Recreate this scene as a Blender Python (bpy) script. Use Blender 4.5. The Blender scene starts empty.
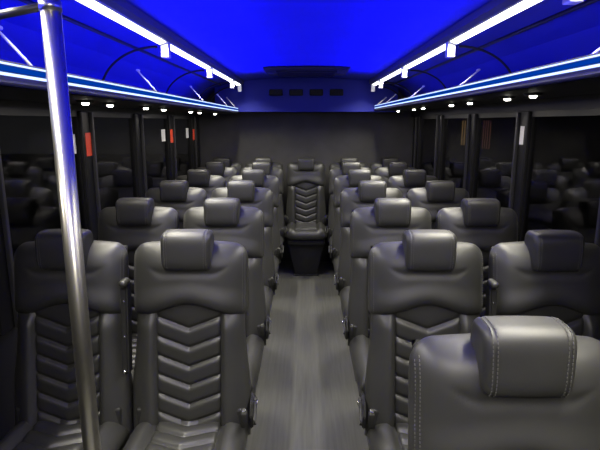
import bpy, bmesh, math, random
from mathutils import Vector, Matrix
random.seed(7)
C = bpy.context.scene.collection
PI = math.pi
H = 1.62                       # eye height of the photographer above the floor

# ------------------------------------------------------------------ materials
def new_mat(name):
    m = bpy.data.materials.new(name); m.use_nodes = True
    nt = m.node_tree; nt.nodes.clear()
    out = nt.nodes.new('ShaderNodeOutputMaterial')
    return m, nt, out

def principled(name, col, rough=.5, metal=0.0, spec=.5, noise=None, bump=None, coat=0.0):
    m, nt, out = new_mat(name)
    b = nt.nodes.new('ShaderNodeBsdfPrincipled')
    b.inputs['Base Color'].default_value = (*col, 1)
    b.inputs['Roughness'].default_value = rough
    b.inputs['Metallic'].default_value = metal
    b.inputs['Specular IOR Level'].default_value = spec
    b.inputs['Coat Weight'].default_value = coat
    nt.links.new(b.outputs[0], out.inputs[0])
    tc = nt.nodes.new('ShaderNodeTexCoord')
    if noise:
        sc, col2, lo, hi = noise
        n = nt.nodes.new('ShaderNodeTexNoise'); n.inputs['Scale'].default_value = sc
        n.inputs['Detail'].default_value = 5
        nt.links.new(tc.outputs['Object'], n.inputs['Vector'])
        r = nt.nodes.new('ShaderNodeValToRGB')
        r.color_ramp.elements[0].position = lo; r.color_ramp.elements[1].position = hi
        r.color_ramp.elements[0].color = (*col, 1); r.color_ramp.elements[1].color = (*col2, 1)
        nt.links.new(n.outputs['Fac'], r.inputs[0]); nt.links.new(r.outputs[0], b.inputs['Base Color'])
    if bump:
        sc, st, dist = bump
        n2 = nt.nodes.new('ShaderNodeTexVoronoi') if sc > 150 else nt.nodes.new('ShaderNodeTexNoise')
        n2.inputs['Scale'].default_value = sc
        nt.links.new(tc.outputs['Object'], n2.inputs['Vector'])
        bp = nt.nodes.new('ShaderNodeBump'); bp.inputs['Strength'].default_value = st
        bp.inputs['Distance'].default_value = dist
        nt.links.new(n2.outputs[0], bp.inputs['Height']); nt.links.new(bp.outputs[0], b.inputs['Normal'])
    return m

def emit(name, col, strength):
    m, nt, out = new_mat(name)
    e = nt.nodes.new('ShaderNodeEmission'); e.inputs[0].default_value = (*col, 1); e.inputs[1].default_value = strength
    nt.links.new(e.outputs[0], out.inputs[0])
    return m

LEATHER = principled('black_leather', (.027, .027, .026), .44, spec=.6, noise=(9, (.035, .035, .0335), .3, .75), bump=(420, .10, .0006))
LEATHER_IN = principled('black_leather_quilt', (.026, .026, .025), .43, spec=.6, bump=(420, .10, .0006))
THREAD = principled('grey_thread', (.085, .085, .08), .7)
PLASTIC = principled('black_plastic', (.008, .008, .008), .6, bump=(300, .1, .0004))
CHROME = principled('chrome', (.75, .75, .73), .22, metal=1)
STEEL = principled('brushed_steel', (.62, .60, .55), .30, metal=1, bump=(60, .03, .0005))
DARK_METAL = principled('dark_painted_metal', (.03, .03, .032), .45, metal=.3)
RAIL_GREY = principled('grey_aluminium', (.16, .16, .18), .5, metal=.4)
CEIL = principled('ceiling_blue_glow', (.06, .07, .52), .75, spec=.10, noise=(3, (.07, .08, .56), .3, .7))  # blue LED light on a pale ceiling is painted into this base colour
REARWALL = principled('dark_grey_carpet', (.085, .083, .080), .9, spec=.1, noise=(5, (.105, .103, .10), .3, .7), bump=(90, .2, .002))
SIDEWALL = principled('black_wall_vinyl', (.012, .012, .013), .6, spec=.3, noise=(6, (.018, .018, .019), .3, .7))
PILLAR = principled('black_pillar_trim', (.008, .008, .009), .5, spec=.35)
PILLAR_EDGE = principled('grey_rubber_trim', (.04, .04, .045), .5, spec=.3)
WHITEBOX = principled('white_plastic', (.75, .75, .78), .5)
RED = principled('red_label_film', (.72, .07, .03), .5)
WHITE = principled('white_film', (.7, .7, .72), .5)
LED_WHITE = emit('led_white_lens', (.95, .96, 1.0), 4)
LED_BLUEWHITE = emit('led_blue_white_line', (.45, .58, 1.0), 2.2)
LED_CYAN = emit('led_cyan_band', (.0, .07, .62), .6)
SPOT = emit('reading_lamp_glow', (1.0, .94, .82), 14)
GROUND = principled('asphalt_night', (.02, .02, .02), .9)
WALL_OUT = principled('outside_wall', (.05, .045, .04), .9, noise=(2, (.03, .03, .03), .3, .7))
WARM = emit('warm_lit_window', (1.0, .62, .25), .3)
WARM2 = emit('dim_red_lit_window', (.8, .30, .2), .18)

def floor_mat():
    m, nt, out = new_mat('grey_wood_plank_vinyl')
    b = nt.nodes.new('ShaderNodeBsdfPrincipled'); nt.links.new(b.outputs[0], out.inputs[0])
    tc = nt.nodes.new('ShaderNodeTexCoord')
    mp = nt.nodes.new('ShaderNodeMapping'); mp.inputs['Scale'].default_value = (1, 1, 1)
    mp.inputs['Rotation'].default_value = (0, 0, PI/2)
    nt.links.new(tc.outputs['Object'], mp.inputs[0])
    br = nt.nodes.new('ShaderNodeTexBrick')
    br.inputs['Color1'].default_value = (.10, .10, .092, 1); br.inputs['Color2'].default_value = (.09, .09, .083, 1)
    br.inputs['Mortar'].default_value = (.088, .088, .081, 1)
    br.inputs['Scale'].default_value = 1; br.inputs['Brick Width'].default_value = .9
    br.inputs['Row Height'].default_value = .15; br.inputs['Mortar Size'].default_value = .003
    nt.links.new(mp.outputs[0], br.inputs['Vector'])
    mp2 = nt.nodes.new('ShaderNodeMapping'); mp2.inputs['Scale'].default_value = (60, 3, 1)
    nt.links.new(tc.outputs['Object'], mp2.inputs[0])
    n = nt.nodes.new('ShaderNodeTexNoise'); n.inputs['Scale'].default_value = 1; n.inputs['Detail'].default_value = 8
    nt.links.new(mp2.outputs[0], n.inputs['Vector'])
    r = nt.nodes.new('ShaderNodeValToRGB')
    r.color_ramp.elements[0].color = (.85, .85, .85, 1); r.color_ramp.elements[1].color = (1.12, 1.12, 1.12, 1)
    r.color_ramp.elements[0].position = .3; r.color_ramp.elements[1].position = .7
    nt.links.new(n.outputs['Fac'], r.inputs[0])
    mx = nt.nodes.new('ShaderNodeMix'); mx.data_type = 'RGBA'; mx.blend_type = 'MULTIPLY'; mx.inputs[0].default_value = 1
    nt.links.new(br.outputs['Color'], mx.inputs[6]); nt.links.new(r.outputs[0], mx.inputs[7])
    nt.links.new(mx.outputs[2], b.inputs['Base Color'])
    b.inputs['Roughness'].default_value = .6; b.inputs['Specular IOR Level'].default_value = .22
    return m
FLOOR = floor_mat()

def glass_mat():
    m, nt, out = new_mat('dark_tinted_glass')
    t = nt.nodes.new('ShaderNodeBsdfTransparent'); t.inputs[0].default_value = (.6, .6, .62, 1)
    g = nt.nodes.new('ShaderNodeBsdfGlossy'); g.inputs['Roughness'].default_value = .03
    g.inputs[0].default_value = (.9, .9, .95, 1)
    lw = nt.nodes.new('ShaderNodeLayerWeight'); lw.inputs['Blend'].default_value = .5
    pw = nt.nodes.new('ShaderNodeMath'); pw.operation = 'POWER'; pw.inputs[1].default_value = 4.5
    f = nt.nodes.new('ShaderNodeMath'); f.operation = 'MULTIPLY_ADD'; f.inputs[1].default_value = .9; f.inputs[2].default_value = .05
    nt.links.new(lw.outputs['Facing'], pw.inputs[0]); nt.links.new(pw.outputs[0], f.inputs[0])
    x = nt.nodes.new('ShaderNodeMixShader')
    nt.links.new(f.outputs[0], x.inputs[0]); nt.links.new(t.outputs[0], x.inputs[1]); nt.links.new(g.outputs[0], x.inputs[2])
    nt.links.new(x.outputs[0], out.inputs[0])
    return m
GLASS = glass_mat()

# ------------------------------------------------------------------ helpers
def mesh_obj(name, bm, mat, parent=None, smooth=True, loc=None):
    bmesh.ops.recalc_face_normals(bm, faces=bm.faces)
    me = bpy.data.meshes.new(name); bm.to_mesh(me); bm.free()
    me.materials.append(mat)
    if smooth:
        for p in me.polygons: p.use_smooth = True
    o = bpy.data.objects.new(name, me); C.objects.link(o)
    if parent: o.parent = parent
    if loc: o.location = loc
    return o

def tag(o, label, cat, group=None):
    o['label'] = label; o['category'] = cat
    if group: o['group'] = group
    return o

def empty(name, loc=(0, 0, 0)):
    o = bpy.data.objects.new(name, None); C.objects.link(o); o.location = loc
    o.empty_display_size = .1
    return o

def structure(o):
    o['kind'] = 'structure'; return o

def box(bm, x0, x1, y0, y1, z0, z1, bev=0, seg=2):
    t = bmesh.new()
    bmesh.ops.create_cube(t, size=1)
    for v in t.verts:
        v.co = Vector(((x0+x1)/2 + v.co.x*(x1-x0), (y0+y1)/2 + v.co.y*(y1-y0), (z0+z1)/2 + v.co.z*(z1-z0)))
    if bev: bmesh.ops.bevel(t, geom=t.edges[:], offset=bev, segments=seg, affect='EDGES', profile=.5)
    me = bpy.data.meshes.new('t'); t.to_mesh(me); t.free(); bm.from_mesh(me); bpy.data.meshes.remove(me)

def tube(bm, pts, r, seg=12):
    pts = [Vector(p) for p in pts]; rings = []
    for i, p in enumerate(pts):
        d = (pts[min(i+1, len(pts)-1)] - pts[max(i-1, 0)]).normalized()
        a = Vector((0, 0, 1)) if abs(d.z) < .9 else Vector((0, 1, 0))
        u = d.cross(a).normalized(); w = d.cross(u)
        rr = r[i] if isinstance(r, (list, tuple)) else r
        rings.append([bm.verts.new(p + rr*(math.cos(k*2*PI/seg)*u + math.sin(k*2*PI/seg)*w)) for k in range(seg)])
    for a, b in zip(rings, rings[1:]):
        for k in range(seg): bm.faces.new((a[k], a[(k+1) % seg], b[(k+1) % seg], b[k]))
    bm.faces.new(rings[0][::-1]); bm.faces.new(rings[-1])

def prism_y(bm, poly, y0, y1):           # polygon in x,z swept along y
    a = [bm.verts.new((x, y0, z)) for x, z in poly]; b = [bm.verts.new((x, y1, z)) for x, z in poly]
    n = len(poly)
    for k in range(n): bm.faces.new((a[k], a[(k+1) % n], b[(k+1) % n], b[k]))
    bm.faces.new(a[::-1]); bm.faces.new(b)

def prism_x(bm, poly, x0, x1, bev=0):           # polygon in y,z swept along x
    t = bmesh.new()
    a = [t.verts.new((x0, y, z)) for y, z in poly]; b = [t.verts.new((x1, y, z)) for y, z in poly]
    n = len(poly)
    for k in range(n): t.faces.new((a[k], a[(k+1) % n], b[(k+1) % n], b[k]))
    t.faces.new(a[::-1]); t.faces.new(b)
    bmesh.ops.recalc_face_normals(t, faces=t.faces)
    if bev: bmesh.ops.bevel(t, geom=t.edges[:], offset=bev, segments=2, affect='EDGES')
    me = bpy.data.meshes.new('t'); t.to_mesh(me); t.free(); bm.from_mesh(me); bpy.data.meshes.remove(me)

def grid_solid(bm, us, vs, front, back):
    F = [[bm.verts.new(front(u, v)) for v in vs] for u in us]
    n, m = len(us), len(vs)
    B = [[F[i][j] if i in (0, n-1) or j in (0, m-1) else bm.verts.new(back(us[i], vs[j])) for j in range(m)] for i in range(n)]
    for G in (F, B):
        for i in range(n-1):
            for j in range(m-1):
                q = [G[i][j], G[i+1][j], G[i+1][j+1], G[i][j+1]]
                try: bm.faces.new(q)
                except ValueError: pass

def lerp(a, b, t): return a + (b-a)*t
def smooth01(t):
    t = max(0, min(1, t)); return t*t*(3-2*t)
def edge_samples(n, k=.75):             # -1..1, denser near the ends
    out = []
    for i in range(n+1):
        s = -1 + 2*i/n
        out.append(lerp(s, math.sin(s*PI/2), k))
    return out

# ------------------------------------------------------------------ seat
REC = .16                                # recline: y per z above 0.5
def rec(z): return (z-.5)*REC
HW = .217

def sh_top(x):
    a = abs(x); r = .052; d = 0
    if a > HW-r: d = r - math.sqrt(max(0, r*r-(a-(HW-r))**2))
    return 1.176 - .010*(x/.2)**2 - d
def sh_bot(x):
    a = abs(x); r = .02; d = 0
    if a > HW-r: d = r - math.sqrt(max(0, r*r-(a-(HW-r))**2))
    return .942 - .042*smooth01(a/.17) + d
def sh_pt(u, v, side):
    x = u*HW; z = lerp(sh_bot(x), sh_top(x), (v+1)/2)
    e = math.sqrt(max(0, 1-abs(u)**(4.2 if side < 0 else 9))); g = math.sqrt(max(0, 1-abs(v)**(6 if v < 0 else 4.0)))
    if side < 0:
        t = .068 + .010*(1-u*u) + .010*smooth01((-v-.1)/.6)
        # dent pressed in round the headrest, with the pull folds at its lower corners
        dd = math.exp(-((abs(x)-.0)/.115)**6) * math.exp(-((z-1.072)/.016)**2) * .005
        f = math.exp(-((abs(x)-.118)/.022)**2) * math.exp(-((z-1.078-(abs(x)-.118)*.5)/.007)**2) * .004
        y = -t*e*g + (dd+f)*e*g
    else:
        y = .045*e*g
    return Vector((x, y + rec(z), z))

def lb_half(z): return HW-.010 + .020*smooth01((.86-z)/.26)
def lb_pt(u, v, side):
    z = lerp(.43, .99, (v+1)/2); w = lb_half(z); x = u*w
    e = math.sqrt(max(0, 1-abs(u)**(3.4 if side < 0 else 6))); g = math.sqrt(max(0, 1-abs(v)**14))
    if side < 0:
        b = .040 + (.044*smooth01((abs(x)-.112)/.028) - .010*smooth01((abs(x)-.155)/.05)) * smooth01((.955-z)/.09)
        y = -b*e*g
    else:
        y = .035*e*g
    return Vector((x, y + rec(z), z))

PW = .124
def panel_pt(u, v, side):
    x = u*PW
    top = .968 - .030*smooth01(abs(x)/.16)
    z = lerp(.465, top, (v+1)/2)
    e = math.sqrt(max(0, 1-abs(u)**12))
    if side > 0: return Vector((x, -.016*e + rec(z), z))
    s = z - .37*abs(x)
    t = (s-.859)/.0715
    fr = t - math.floor(t)
    if t > 0: fr = min(.5, t*.7)
    puff = max(0, 1-abs(2*fr-1)**4.5)**.75
    puff *= (1 - .25*(1-fr)) 
    y = -(.040 + .019*puff*e)
    if abs(u) > .999 or abs(v) > .999: y = -.016
    return Vector((x, y + rec(z), z))

def cu_pt(u, v, side):                    # seat cushion, v -1 front .. +1 back
    hw = .219 - .012*smooth01((-v-.6)/.4)
    x = u*hw; y = lerp(-.485, -.005, (v+1)/2)
    cr = .05
    e = math.sqrt(max(0, 1-abs(u)**7)); g = math.sqrt(max(0, 1-abs(v)**8))
    mid = .445
    if side < 0:
        b = .052 + .030*smooth01((abs(x)-.118)/.035) - .010*smooth01((abs(x)-.165)/.05) + .012*smooth01((-v-.2)/.8)
        return Vector((x, y, mid + b*e*g))
    return Vector((x, y, mid - .055*e*g))
def cupanel_pt(u, v, side):
    x = u*.122; y = lerp(-.425, -.03, (v+1)/2)
    e = math.sqrt(max(0, 1-abs(u)**12))
    base = .488 + .012*smooth01((-lerp(-1, 1, (y+.485)/.48)-.2)/.8)
    if side > 0: return Vector((x, y, base-.01))
    s = y - .37*abs(x)
    t = (s+.07)/.068; fr = t-math.floor(t)
    puff = max(0, 1-abs(2*fr-1)**3.2)**.6
    z = base + .006 + .020*puff*e
    if abs(u) > .999 or abs(v) > .999: z = base-.01
    return Vector((x, y, z))

def rounded_box(bm, hx, hy, hz, r, n=14):
    vm = {}
    def P(a, b, c):
        k = (round(a, 5), round(b, 5), round(c, 5))
        if k not in vm:
            p = Vector((a*hx, b*hy, c*hz))
            core = Vector((max(-hx+r, min(hx-r, p.x)), max(-hy+r, min(hy-r, p.y)), max(-hz+r, min(hz-r, p.z))))
            d = p-core
            vm[k] = bm.verts.new(core + d.normalized()*r if d.length > 1e-9 else p)
        return vm[k]
    g = edge_samples(n, .8)
    for ax in range(3):
        for s in (-1, 1):
            for i in range(n):
                for j in range(n):
                    q = []
                    for a, b in ((g[i], g[j]), (g[i+1], g[j]), (g[i+1], g[j+1]), (g[i], g[j+1])):
                        c = [0, 0, 0]; c[ax] = s; c[(ax+1) % 3] = a; c[(ax+2) % 3] = b
                        q.append(P(*c))
                    bm.faces.new(q)

HRX, HRY, HRZ = .093, .053, .071
HRC = Vector((0, -.050 + rec(1.15), 1.153))
def hr_pt(x, ang, lift=0.0):
    """headrest surface: a rounded pillow profile in y,z swept along x, ang 0 = front, 90 = top"""
    r = .020; a = abs(x); inset = 0
    if a > HRX-r: inset = r - math.sqrt(max(0, r*r-(a-(HRX-r))**2))
    p = 3.8
    c, q = math.cos(ang), math.sin(ang)
    k = 1/((abs(c)**p + abs(q)**p)**(1/p))
    groove = .0020*math.exp(-((a-(HRX-.020))/.0028)**2)
    crown = .004*(1-(x/HRX)**2)
    ry = HRY - inset - groove + crown + lift; rz = HRZ - inset - groove + crown*.6 + lift
    z = q*k*rz
    return Vector((x*(1 - .03*(.5 - z/HRZ*.5)), -c*k*ry + .07*z, z))
def headrest_mesh():
    bm = bmesh.new(); N = 64
    xs = [HRX*u for u in edge_samples(46, .85)]
    # equal arc spacing round the profile
    angs = []
    for k in range(N):
        t = 2*PI*k/N; angs.append(math.atan2(math.copysign(abs(math.sin(t))**.8, math.sin(t))*HRY**.35, math.copysign(abs(math.cos(t))**.8, math.cos(t))*HRZ**.35))
    rings = [[bm.verts.new(hr_pt(x, a)) for a in angs] for x in xs]
    for A, B in zip(rings, rings[1:]):
        for k in range(N): bm.faces.new((A[k], A[(k+1) % N], B[(k+1) % N], B[k]))
    for R_, sgn in ((rings[0], -1), (rings[-1], 1)):
        c = bm.verts.new((R_[0].co.x + sgn*.0015, 0, 0))
        for k in range(N): bm.faces.new((R_[k], R_[(k+1) % N], c))
    return bm

def dash(bm, p, d, n, L=.0045, w=.0009):
    d = d.normalized(); n = n.normalized(); s = d.cross(n).normalized()
    vs = []
    for a in (-1, 1):
        for b in (-1, 1):
            for c in (-1, 1): vs.append(bm.verts.new(p + d*L/2*a + s*w*b + n*w*.8*c))
    for q in ((0, 1, 3, 2), (4, 5, 7, 6), (0, 1, 5, 4), (2, 3, 7, 6), (0, 2, 6, 4), (1, 3, 7, 5)):
        bm.faces.new([vs[k] for k in q])

def stitches_along(bm, pts, normal_of, step=.0085):
    acc = 0
    for a, b in zip(pts, pts[1:]):
        L = (b-a).length; 
        while acc < L:
            p = a.lerp(b, acc/L); dash(bm, p, b-a, normal_of(p)); acc += step
        acc -= L

def make_seat():
    t = empty('bus_seat')
    # reclining back: leather bolsters, quilted centre, thick shoulder roll, headrest
    bm = bmesh.new(); grid_solid(bm, edge_samples(44), edge_samples(40), lambda u, v: lb_pt(u, v, -1), lambda u, v: lb_pt(u, v, 1))
    back = mesh_obj('backrest', bm, LEATHER, t)
    bm = bmesh.new(); us = [-1+2*i/48 for i in range(49)]; vs = [-1+2*i/150 for i in range(151)]
    grid_solid(bm, us, vs, lambda u, v: panel_pt(u, v, -1), lambda u, v: panel_pt(u, v, 1))
    mesh_obj('quilted_panel', bm, LEATHER_IN, back)
    bm = bmesh.new(); grid_solid(bm, edge_samples(60), edge_samples(56, .6), lambda u, v: sh_pt(u, v, -1), lambda u, v: sh_pt(u, v, 1))
    sh = mesh_obj('shoulder_bolster', bm, LEATHER, t)
    for s in (-1, 1):
        bm = bmesh.new()
        for uu in (.925, .962):
            pts = [sh_pt(s*uu, -.93+1.86*k/60, -1) for k in range(61)]
            stitches_along(bm, [p + Vector((0, -.0004, 0)) for p in pts], lambda p: Vector((0, -1, .1)))
        mesh_obj('stitching', bm, THREAD, sh, smooth=False)
    bm = headrest_mesh()
    hr = mesh_obj('headrest', bm, LEATHER, t, loc=HRC)
    for s in (-1, 1):
        bm = bmesh.new()
        for xx in (HRX-.0245, HRX-.0155):
            pts = [hr_pt(s*xx, math.radians(-52+k*2.2), .0006) for k in range(75)]
            stitches_along(bm, pts, lambda p: Vector((0, p.y, p.z*.5)))
        mesh_obj('stitching', bm, THREAD, hr, smooth=False)
    # moulded rear shell
    bm = bmesh.new()
    def shell(u, v, side):
        z = lerp(.42, 1.15, (v+1)/2); x = u*(HW-.012)
        e = math.sqrt(max(0, 1-abs(u)**5)); g = math.sqrt(max(0, 1-abs(v)**8))
        return Vector((x, (.03 if side < 0 else .03+.035*e*g) + rec(z), z))
    grid_solid(bm, edge_samples(16), edge_samples(16), lambda u, v: shell(u, v, -1), lambda u, v: shell(u, v, 1))
    mesh_obj('back_shell', bm, PLASTIC, t)
    # cushion
    bm = bmesh.new(); grid_solid(bm, edge_samples(40), edge_samples(34), lambda u, v: cu_pt(u, v, -1), lambda u, v: cu_pt(u, v, 1))
    cu = mesh_obj('seat_cushion', bm, LEATHER, t)
    bm = bmesh.new(); grid_solid(bm, [-1+2*i/32 for i in range(33)], [-1+2*i/90 for i in range(91)], lambda u, v: cupanel_pt(u, v, -1), lambda u, v: cupanel_pt(u, v, 1))
    mesh_obj('quilted_panel', bm, LEATHER_IN, cu)
    # frame, side bracket, legs
    bm = bmesh.new(); box(bm, -.195, .195, -.44, .02, .345, .395, .012)
    box(bm, -.2, -.17, -.05, .03, .36, .56, .008); box(bm, .17, .2, -.05, .03, .36, .56, .008)
    mesh_obj('seat_frame', bm, DARK_METAL, t, smooth=False)
    bm = bmesh.new()
    t2 = bmesh.new(); prism_y(t2, [(-.205, .37), (.205, .37), (.185, .30), (.115, .006), (-.115, .006), (-.185, .30)], -.40, .09)
    bmesh.ops.recalc_face_normals(t2, faces=t2.faces)
    bmesh.ops.bevel(t2, geom=t2.edges[:], offset=.01, segments=2, affect='EDGES')
    mesh_obj('pedestal', t2, PLASTIC, t, smooth=False); bm.free()
    bm = bmesh.new(); box(bm, -.135, .135, -.42, .11, 0, .012, .004)
    mesh_obj('floor_plate', bm, DARK_METAL, t, smooth=False)
    return t

def add_side(t, s, off=0):
    """black recline bracket with lever and bolt on one flank of the seat, s = -1 / +1"""
    x0, x1 = ((.228-off)*s, (.241-off)*s)
    if x0 > x1: x0, x1 = x1, x0
    bm = bmesh.new()
    prism_x(bm, [(.050, .580), (.01, .592), (-.035, .580), (-.060, .535), (-.05, .480), (.03, .465), (.055, .52)], x0, x1, .005)
    sk = mesh_obj('side_bracket', bm, PLASTIC, t, smooth=False)
    bm = bmesh.new()
    cx = (.246-off)*s
    tube(bm, [(cx-.006, -.005, .565), (cx+.006, -.005, .565)], .020, 20)
    pts = [(cx, -.01, .572), (cx+.004*s, -.05, .590), (cx+.008*s, -.095, .580), (cx+.009*s, -.115, .560), (cx+.009*s, -.118, .545)]
    tube(bm, pts, [.006, .006, .006, .005, .006], 10)
    lv = mesh_obj('recline_lever', bm, PLASTIC, t)
    bm = bmesh.new(); tube(bm, [(cx+.004*s, -.005, .565), (cx+.010*s, -.005, .565)], .010, 14)
    mesh_obj('bolt', bm, CHROME, lv)
    # seat belt buckle standing between bolster and bracket
    bm = bmesh.new()
    bx = .214*s
    box(bm, bx-.012, bx+.012, -.115, -.085, .525, .585, .006)
    bk = mesh_obj('seat_belt_buckle', bm, PLASTIC, t)
    bm = bmesh.new(); box(bm, bx-.007, bx+.007, -.112, -.092, .583, .592, .002)
    mesh_obj('release_button', bm, CHROME, bk, smooth=False)

def add_armrest(t, s):
    """armrest folded upright in the gap between two seats, with its hinge"""
    x = .2325*s
    def P(z, off): return (x, off + rec(z), z)
    bm = bmesh.new()
    prism_x(bm, [(rec(.70)-.075, .70), (rec(.70)-.03, .69), (rec(1.03)-.03, 1.02), (rec(1.03)-.05, 1.035), (rec(1.03)-.082, 1.02)], x-.0135, x+.0135, .006)
    ar = mesh_obj('armrest', bm, PLASTIC, t, smooth=False)
    bm = bmesh.new()
    rounded_box(bm, .0145, .03, .013, .0125, 8)
    mesh_obj('armrest_pad', bm, LEATHER, ar, loc=(x, rec(1.03)-.068, 1.037))
    bm = bmesh.new()
    tube(bm, [(x, rec(.70)-.075, .712), (x, rec(.70)-.084, .712)], .008, 10)
    mesh_obj('hinge_bolt', bm, CHROME, ar)
    for z in (.84, .97):
        bm = bmesh.new(); tube(bm, [(x, rec(z)-.075, z), (x, rec(z)-.082, z)], .004, 8)
        mesh_obj('bolt', bm, CHROME, ar)

def copy_tree(o, parent=None):
    c = o.copy(); C.objects.link(c); c.parent = parent
    for ch in list(o.children): copy_tree(ch, c)
    return c

# four kinds of seat, each built once: aisle/window x left/right, and the middle one
def build_kind(bracket_sides, arm_side):
    t = copy_tree(base)
    for s in bracket_sides: add_side(t, s, .006 if len(bracket_sides) == 2 else 0)
    if arm_side: add_armrest(t, arm_side)
    return t
base = make_seat()
protos = {
    'LA': build_kind([1], -1), 'LW': build_kind([], 0),
    'RA': build_kind([-1], 1), 'RW': build_kind([], 0),
    'M': build_kind([-1, 1], 0),
}
D = [.97, 1.82, 2.61, 3.41, 4.22, 5.01, 5.63]
OFF = .075
XA, XW = .447, .906
seats = []
used = set()
def place(kind, x, row, label, group):
    if kind in used: t = copy_tree(protos[kind])
    else: t = protos[kind]; used.add(kind)
    t.location = (x, D[row]-OFF, 0)
    tag(t, label, 'seat', group); seats.append(t)
    return t
GL, GR, GB = 'seats in pairs left of the aisle', 'seats in pairs right of the aisle', 'seats of the rear bench row'
LA_L = ['black leather aisle seat left of the aisle, large in front, beside the steel pole',
        'black leather aisle seat left of the aisle, directly behind the front left aisle seat',
        'black leather aisle seat left of the aisle, third from the front of that side',
        'black leather aisle seat left of the aisle, second ahead of the rear bench row',
        'black leather aisle seat left of the aisle, directly ahead of the rear bench row']
LW_L = ['black leather window seat at far left in front, crossed by the steel pole',
        'black leather window seat on the left, directly behind the one crossed by the pole',
        'black leather window seat on the left, third from the front of that side',
        'black leather window seat on the left, second ahead of the rear bench row',
        'black leather window seat on the left, directly ahead of the rear bench row']
for k in range(5):
    place('LA', -XA, k+1, LA_L[k], GL)
    place('LW', -XW, k+1, LW_L[k], GL)
place('RA', XA-.018, 0, 'nearest black leather seat at bottom right, cropped below its big headrest', GR)
RA_L = ['black leather aisle seat right of the aisle, directly behind the nearest cropped seat',
        'black leather aisle seat right of the aisle, third seat back from the camera',
        'black leather aisle seat right of the aisle, fourth seat back from the camera',
        'black leather aisle seat right of the aisle, second ahead of the rear bench row',
        'black leather aisle seat right of the aisle, directly ahead of the rear bench row']
RW_L = ['black leather window seat at right picture edge, the nearest window seat on that side',
        'black leather window seat on the right, directly behind the one at the picture edge',
        'black leather window seat on the right, third from the front of that side',
        'black leather window seat on the right, second ahead of the rear bench row',
        'black leather window seat on the right, directly ahead of the rear bench row']
for k in range(5):
    place('RA', XA, k+1, RA_L[k], GR)
    place('RW', XW, k+1, RW_L[k], GR)
place('M', 0, 6, 'black leather seat in the middle of the rear row, closing off the aisle', GB)
place('LW', -.478, 6, 'rear row seat immediately left of the middle rear seat', GB)
place('LW', -XW-.028, 6, 'rear row seat in the far left corner beside the window', GB)
place('RW', .478, 6, 'rear row seat immediately right of the middle rear seat', GB)
place('RW', XW+.028, 6, 'rear row seat in the far right corner beside the window', GB)
def drop(o):
    for ch in list(o.children): drop(ch)
    bpy.data.objects.remove(o)
drop(base)

# ------------------------------------------------------------------ shell of the bus
Y0, Y1 = -1.0, 5.86
WX = 1.20
bm = bmesh.new(); box(bm, -WX-.06, WX+.06, Y0, Y1+.06, -.08, 0)
structure(mesh_obj('floor', bm, FLOOR, smooth=False))
bm = bmesh.new(); box(bm, -WX+.01, WX-.01, 5.70, Y1-.005, 0, .36)  # dark box added to stand for the shadow below the rear row
structure(mesh_obj('trim_20', bm, SIDEWALL, smooth=False))
def ceil_z(x):
    pts = [(0, .470), (.3, .465), (.6, .445), (.8, .42), (.93, .395), (1.05, .34), (1.13, .26), (1.18, .17), (1.2, .125)]
    x = abs(x)
    for (a, b), (c, d) in zip(pts, pts[1:]):
        if x <= c: return lerp(b, d, (x-a)/(c-a))
    return pts[-1][1]
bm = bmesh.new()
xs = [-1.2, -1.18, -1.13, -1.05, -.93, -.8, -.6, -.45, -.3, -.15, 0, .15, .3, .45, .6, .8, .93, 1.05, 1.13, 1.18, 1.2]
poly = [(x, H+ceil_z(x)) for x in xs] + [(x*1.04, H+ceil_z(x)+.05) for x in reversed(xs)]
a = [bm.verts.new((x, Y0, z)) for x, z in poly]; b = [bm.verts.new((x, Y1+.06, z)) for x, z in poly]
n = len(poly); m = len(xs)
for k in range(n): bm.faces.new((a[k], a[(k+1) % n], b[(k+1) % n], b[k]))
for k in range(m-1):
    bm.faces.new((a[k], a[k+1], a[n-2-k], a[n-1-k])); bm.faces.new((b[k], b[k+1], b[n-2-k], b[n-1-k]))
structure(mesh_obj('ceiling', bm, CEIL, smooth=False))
bm = bmesh.new(); box(bm, -WX-.06, WX+.06, Y1, Y1+.05, 0, H+.50)
structure(mesh_obj('wall_rear', bm, REARWALL, smooth=False))
ZB, ZT = .80, H+.095
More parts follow.
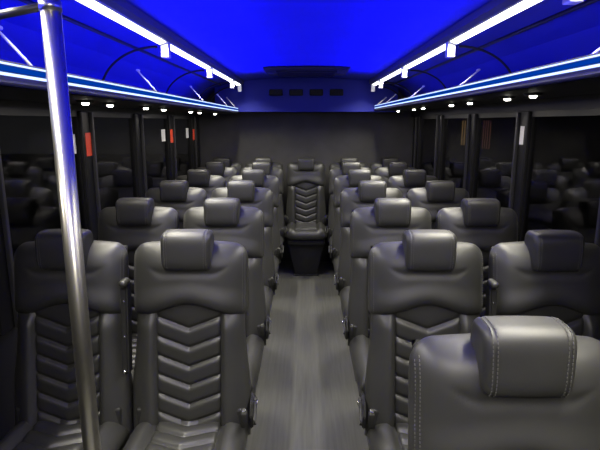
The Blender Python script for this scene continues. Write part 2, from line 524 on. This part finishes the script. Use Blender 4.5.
# pillars at these distances
PY = [-.2, .95, 1.86, 2.74, 3.60, 4.48, 5.36]
tn = 0; wn = 0
for s, nm in ((-1, 'left'), (1, 'right')):
    bm = bmesh.new()
    x0, x1 = sorted((s*WX, s*(WX+.05)))
    box(bm, x0, x1, Y0, Y1, 0, ZB); box(bm, x0, x1, Y0, Y1, ZT-.04, H+.125)
    structure(mesh_obj('wall_'+nm, bm, SIDEWALL, smooth=False))
    PS = PY if s < 0 else [p+.09 for p in PY]
    ys = PS + [Y1-.06]
    for k, y in enumerate(PS):
        tn += 1
        bm = bmesh.new(); xa, xb = sorted((s*(WX-.012), s*(WX+.045)))
        box(bm, xa, xb, y-.06, y+.05, ZB, ZT-.04, .006)
        p = structure(mesh_obj('trim_%d' % tn, bm, PILLAR, smooth=False))
        bm = bmesh.new(); xa, xb = sorted((s*(WX-.030), s*(WX-.011)))
        box(bm, xa, xb, y+.030, y+.050, ZB, ZT-.045, .004)
        mesh_obj('edge_strip', bm, PILLAR_EDGE, p, smooth=False)
    for ya, yb in zip(ys, ys[1:]):
        wn += 1
        w = structure(empty('window_%d' % wn, (s*(WX+.02), (ya+yb)/2, ZB)))
        L = (yb-ya)/2 - .05
        bm = bmesh.new(); box(bm, -.004, .004, -L, L, .0, ZT-.04-ZB)
        mesh_obj('glass_pane', bm, GLASS, w, smooth=False)
        bm = bmesh.new()
        box(bm, -.012, .012, -L, L, 0, .03); box(bm, -.012, .012, -L, L, ZT-.07-ZB, ZT-.04-ZB)
        box(bm, -.012, .012, -L, -L+.02, 0, ZT-.04-ZB); box(bm, -.012, .012, L-.02, L, 0, ZT-.04-ZB)
        mesh_obj('window_frame', bm, PILLAR, w, smooth=False)

# safety labels on the pillars
def sticker(x, y, z, w, h, mat, label, cat='sticker', group='window exit labels'):
    s = 1 if x > 0 else -1
    bm = bmesh.new(); xa, xb = sorted((x, x - s*.0015))
    box(bm, xa, xb, y-w/2, y+w/2, z-h/2, z+h/2)
    o = mesh_obj('window_marking', bm, mat, smooth=False); tag(o, label, cat, group); return o
XS = WX-.0125
sticker(-XS, 2.74, H-.122, .075, .125, RED, 'tall red label on the left window pillar just right of the steel pole')
sticker(-XS, 4.46, H-.125, .085, .115, RED, 'small red label on left window pillar between the tall red and rearmost red labels')
sticker(-XS, 5.34, H-.135, .085, .115, RED, 'small red label on the rearmost left window pillar')
sticker(XS, 2.82, H-.075, .05, .10, WHITE, 'narrow white label on the nearest right window pillar', group=None)
for y, w, lb in ((2.605, .035, 'white patch on the left window glass beside the steel pole'),
              (4.30, .055, 'small white patch on left window glass beside the middle red label'),
              (5.18, .055, 'small white patch on left window glass beside the rearmost red label')):
    bm = bmesh.new(); box(bm, -WX-.016, -WX-.0145, y-w, y+w, H-.165, H-.065)  # plain white plates set on the glass
    tag(mesh_obj('window_marking', bm, WHITE, smooth=False), lb, 'sticker', 'white window patches')

# ------------------------------------------------------------------ light rails, racks
BR = [1.45, 2.62, 3.80, 4.95, 5.52]
for s, nm in ((-1, 'left'), (1, 'right')):
    t = empty('led_light_rail', (s*.71, Y0+.1, H+.40))
    tag(t, 'white LED light rail with box joints along the ceiling on the %s of the aisle' % nm, 'light', 'ceiling LED rails')
    o0 = Vector(t.location)
    bm = bmesh.new()
    zc = lambda x: ceil_z(x)
    poly = [(s*.672, H+zc(.672)-.001), (s*.739, H+zc(.739)-.001), (s*.739, H+.378), (s*.735, H+.372), (s*.686, H+.388), (s*.672, H+.405)]
    prism_y(bm, poly, Y0+.1, 5.57)
    bm.transform(Matrix.Translation(-o0)); mesh_obj('rail_housing', bm, RAIL_GREY, t, smooth=False)
    prev = Y0+.12
    for yb in BR:
        bm = bmesh.new()
        if yb - prev > .1:
            poly = [(s*.731, H+.3750), (s*.697, H+.3865), (s*.6965, H+.3825), (s*.730, H+.3710)]
            prism_y(bm, poly, prev+.035, yb-.035)
            bm.transform(Matrix.Translation(-o0)); mesh_obj('led_tube', bm, LED_WHITE, t, smooth=False)
        else: bm.free()
        bm = bmesh.new(); xa, xb = sorted((s*.690, s*.730))
        box(bm, xa, xb, yb-.022, yb+.022, H+.312, H+.388, .004)
        bm.transform(Matrix.Translation(-o0)); mesh_obj('joint_box', bm, WHITEBOX, t, smooth=False)
        prev = yb
    # rack
    r = empty('overhead_rack', (s*.75, Y0+.1, H+.1))
    tag(r, 'open overhead luggage rack above the %s windows with a blue glowing edge' % nm, 'rack', 'overhead luggage racks')
    o1 = Vector(r.location)
    def add(name, bm, mat, parent=r, smooth=False, o1=o1):
        bm.transform(Matrix.Translation(-o1)); return mesh_obj(name, bm, mat, parent, smooth)
    dz = .014*s                    # the right rack hangs a little higher
    R = H + dz
    bm = bmesh.new()
    prism_y(bm, [(s*.745, R+.100), (s*1.1985, R+.100), (s*1.195, R+.116), (s*.745, R+.116)], Y0+.1, 5.60)
    add('shelf', bm, SIDEWALL)
    bm = bmesh.new()
    prism_y(bm, [(s*.742, R+.108), (s*.748, R+.100), (s*.768, R+.100), (s*.768, R+.160), (s*.742, R+.160)], Y0+.1, 5.60)
    lip = add('front_edge', bm, RAIL_GREY)
    for z0, z1, mt, nn in ((.124, .131, LED_BLUEWHITE, 'lower_led_line'), (.1505, .155, LED_BLUEWHITE, 'upper_led_line'), (.134, .148, LED_CYAN, 'blue_led_band')):
        bm = bmesh.new()
        prism_y(bm, [(s*.7405, R+z0), (s*.7425, R+z0), (s*.7425, R+z1), (s*.7405, R+z1)], Y0+.12, 5.58)
        add(nn, bm, mt, lip)
    for yb in BR:
        pts = []
        for k in range(17):
            a = PI/2*k/16
            pts.append((s*(.752+.30*math.sin(a)), yb, H+.13+.235*math.cos(a)))
        bm = bmesh.new(); tube(bm, pts, .006, 8); add('curved_rib', bm, DARK_METAL, smooth=True)
        bm = bmesh.new(); tube(bm, [(s*.757, yb-.03, R+.158), (s*.85, yb-.03, H+.25)], .0042, 8)
        tube(bm, [(s*.85, yb-.034, H+.25), (s*.85, yb+.0, H+.252)], .006, 8)
        add('support_rod', bm, WHITEBOX, smooth=True)
    bm = bmesh.new(); tube(bm, [(s*.93, Y0+.1, H+.388), (s*.93, 5.60, H+.388)], .009, 8)
    add('back_seam_rail', bm, DARK_METAL, smooth=True)
    for yl in (.75, 2.14, 2.41, 2.95, 3.32, 4.10, 4.45, 5.20):
        bm = bmesh.new()
        xl = .93
        tube(bm, [(s*xl, yl, R+.1005), (s*xl, yl, R+.090)], [.040, .034], 20)
        L = add('reading_light', bm, DARK_METAL, smooth=False)
        bm = bmesh.new(); tube(bm, [(s*xl, yl, R+.0905), (s*xl, yl, R+.085), (s*xl, yl, R+.081)], [.015, .014, .010], 16)
        add('lamp_lens', bm, SPOT, L, smooth=True)
        l = bpy.data.lights.new('reading_lamp', 'AREA'); l.shape = 'DISK'; l.size = .05; l.energy = 1.3; l.color = (1, .93, .78)
        lo = bpy.data.objects.new('reading_lamp', l); C.objects.link(lo); lo.location = (s*xl, yl, R+.079)

# rear air conditioning box with four round-cornered outlets
t = empty('rear_air_unit', (0, 5.60, H+.11))
tag(t, 'wide ceiling air unit over the rear row with four dark outlets', 'air conditioner')
AC = CEIL  # shares the ceiling's painted-in blue light
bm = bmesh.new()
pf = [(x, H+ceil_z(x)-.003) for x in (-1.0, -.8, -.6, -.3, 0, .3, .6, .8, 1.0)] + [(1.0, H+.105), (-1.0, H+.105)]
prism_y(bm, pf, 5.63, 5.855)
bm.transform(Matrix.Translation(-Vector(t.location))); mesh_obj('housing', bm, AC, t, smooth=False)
for x in (-.33, -.11, .11, .33):
    bm = bmesh.new(); box(bm, x-.075, x+.075, .018, .04, .165, .235, .012)
    v = mesh_obj('outlet', bm, PLASTIC, t, smooth=False)
    bm = bmesh.new()
    for k in range(4): box(bm, x-.062, x+.062, .010, .02, .178+k*.014, .182+k*.014)
    mesh_obj('louvre', bm, DARK_METAL, v, smooth=False)
t = empty('ceiling_grille', (0, 4.75, H+.452))
tag(t, 'long dark oval air grille on the ceiling ahead of the rear air unit', 'vent')
bm = bmesh.new(); rounded_box(bm, .375, .28, .018, .016, 10)
mesh_obj('grille_frame', bm, DARK_METAL, t)
bm = bmesh.new(); box(bm, -.27, .27, -.22, .22, -.032, -.015, .006)
g = mesh_obj('grille_centre', bm, PLASTIC, t, smooth=False)
bm = bmesh.new()
for k in range(9): box(bm, -.25, .25, -.19+k*.045, -.175+k*.045, -.036, -.031)
mesh_obj('slats', bm, PLASTIC, g, smooth=False)
for sx in (-.31, .31):
    bm = bmesh.new(); tube(bm, [(sx, 0, -.012), (sx, 0, -.026)], [.035, .028], 18); mesh_obj('knob', bm, RAIL_GREY, t)

# ------------------------------------------------------------------ grab pole
t = empty('grab_pole', (-.492, 1.0, 0))
tag(t, 'brushed steel grab pole standing from floor to ceiling at left front', 'pole')
PT = H+ceil_z(.48)
def pole_pt(z): return (0, 0, z)
bm = bmesh.new(); tube(bm, [(0, 0, 0.004), (0, 0, PT-.002)], .0185, 28)
mesh_obj('pole', bm, STEEL, t)
bm = bmesh.new(); tube(bm, [(0, 0, 0), (0, 0, .012)], .045, 24); mesh_obj('floor_flange', bm, STEEL, t)
bm = bmesh.new(); tube(bm, [(0, 0, PT-.014), (0, 0, PT)], .040, 24); mesh_obj('ceiling_flange', bm, STEEL, t)
bm = bmesh.new()
tube(bm, [(-.016, 0, H+.212), (-.10, .012, H+.200), (-.19, .03, H+.182), (-.238, .043, H+.168)], [.008, .008, .0075, .0075], 12)
mesh_obj('cross_bar', bm, DARK_METAL, t)
bm = bmesh.new(); tube(bm, [(0, 0, H+.203), (0, 0, H+.221)], .0205, 24); mesh_obj('clamp', bm, STEEL, t)

# ------------------------------------------------------------------ outside, night
bm = bmesh.new(); box(bm, -30, 30, -15, 40, -.95, -.9)
structure(mesh_obj('ground', bm, GROUND, smooth=False))
t = empty('building', (7.0, 16.0, -.9))
tag(t, 'dim building outside the right windows with a warm lit window', 'building')
bm = bmesh.new(); box(bm, 0, 6, 0, 20, 0, 5); mesh_obj('wall', bm, WALL_OUT, t, smooth=False)
for y0, y1, mt in ((5.7, 6.7, WARM), (3.3, 4.0, WARM2)):
    bm = bmesh.new(); box(bm, -.05, .02, y0, y1, 1.5, 2.55)
    w = mesh_obj('window', bm, mt, t, smooth=False)
    bm = bmesh.new()
    for k in range(4):
        yy = lerp(y0, y1, k/3); box(bm, -.08, -.04, yy-.03, yy+.03, 1.48, 2.57)
    mesh_obj('mullion', bm, PILLAR, w, smooth=False)

# ------------------------------------------------------------------ lights
def area(name, loc, rot, sx, sy, power, col):
    l = bpy.data.lights.new(name, 'AREA'); l.shape = 'RECTANGLE'; l.size = sx; l.size_y = sy
    l.energy = power; l.color = col
    o = bpy.data.objects.new(name, l); C.objects.link(o); o.location = loc; o.rotation_euler = rot
    return o
for s in (-1, 1):
    # blue tape on top of the rack edge, washing the ceiling
    area('blue_led_tape', (s*.757, 2.0, H+.172), (0, PI - s*math.radians(-25), 0), .02, 5.7, 13, (0.0, 0.0, 1))
    l = area('blue_led_tape', (s*.745, 2.0, H+.180), (0, PI - s*math.radians(58), 0), .012, 5.7, 26, (0.0, 0.0, 1))
    l.data.spread = math.radians(85)
    # the light of the white LED tubes, thrown down from the rail
    l = area('led_tube_light', (s*.711, 2.3, H+.368), (0, -s*math.radians(-14), 0), .03, 6.3, 59, (1, .95, .77))
    l.data.spread = math.radians(112)
# unseen fill lamp added over the photographer's head, lighting seat fronts and pole
l = area('front_fill_light', (.1, -.35, H+.40), (math.radians(32), 0, 0), .22, .12, 12, (1, .93, .76))
w = bpy.data.worlds.new('night'); bpy.context.scene.world = w; w.use_nodes = True
w.node_tree.nodes['Background'].inputs[0].default_value = (.022, .022, .022, 1)
w.node_tree.nodes['Background'].inputs[1].default_value = .8

# ------------------------------------------------------------------ camera
cam = bpy.data.cameras.new('camera'); cam.sensor_width = 36; cam.lens = 30.0; cam.clip_start = .02
co = bpy.data.objects.new('camera', cam); C.objects.link(co)
co.location = (-.012, 0, H); co.rotation_euler = (PI/2 - .2041, 0, .010)
sc = bpy.context.scene
sc.camera = co
sc.view_settings.view_transform = 'Standard'; sc.view_settings.look = 'None'
sc.view_settings.gamma = 1; sc.view_settings.exposure = 0
sc.view_settings.use_curve_mapping = False
sc.cycles.use_denoising = True
sc.cycles.max_bounces = 8
sc.cycles.sample_clamp_indirect = 4
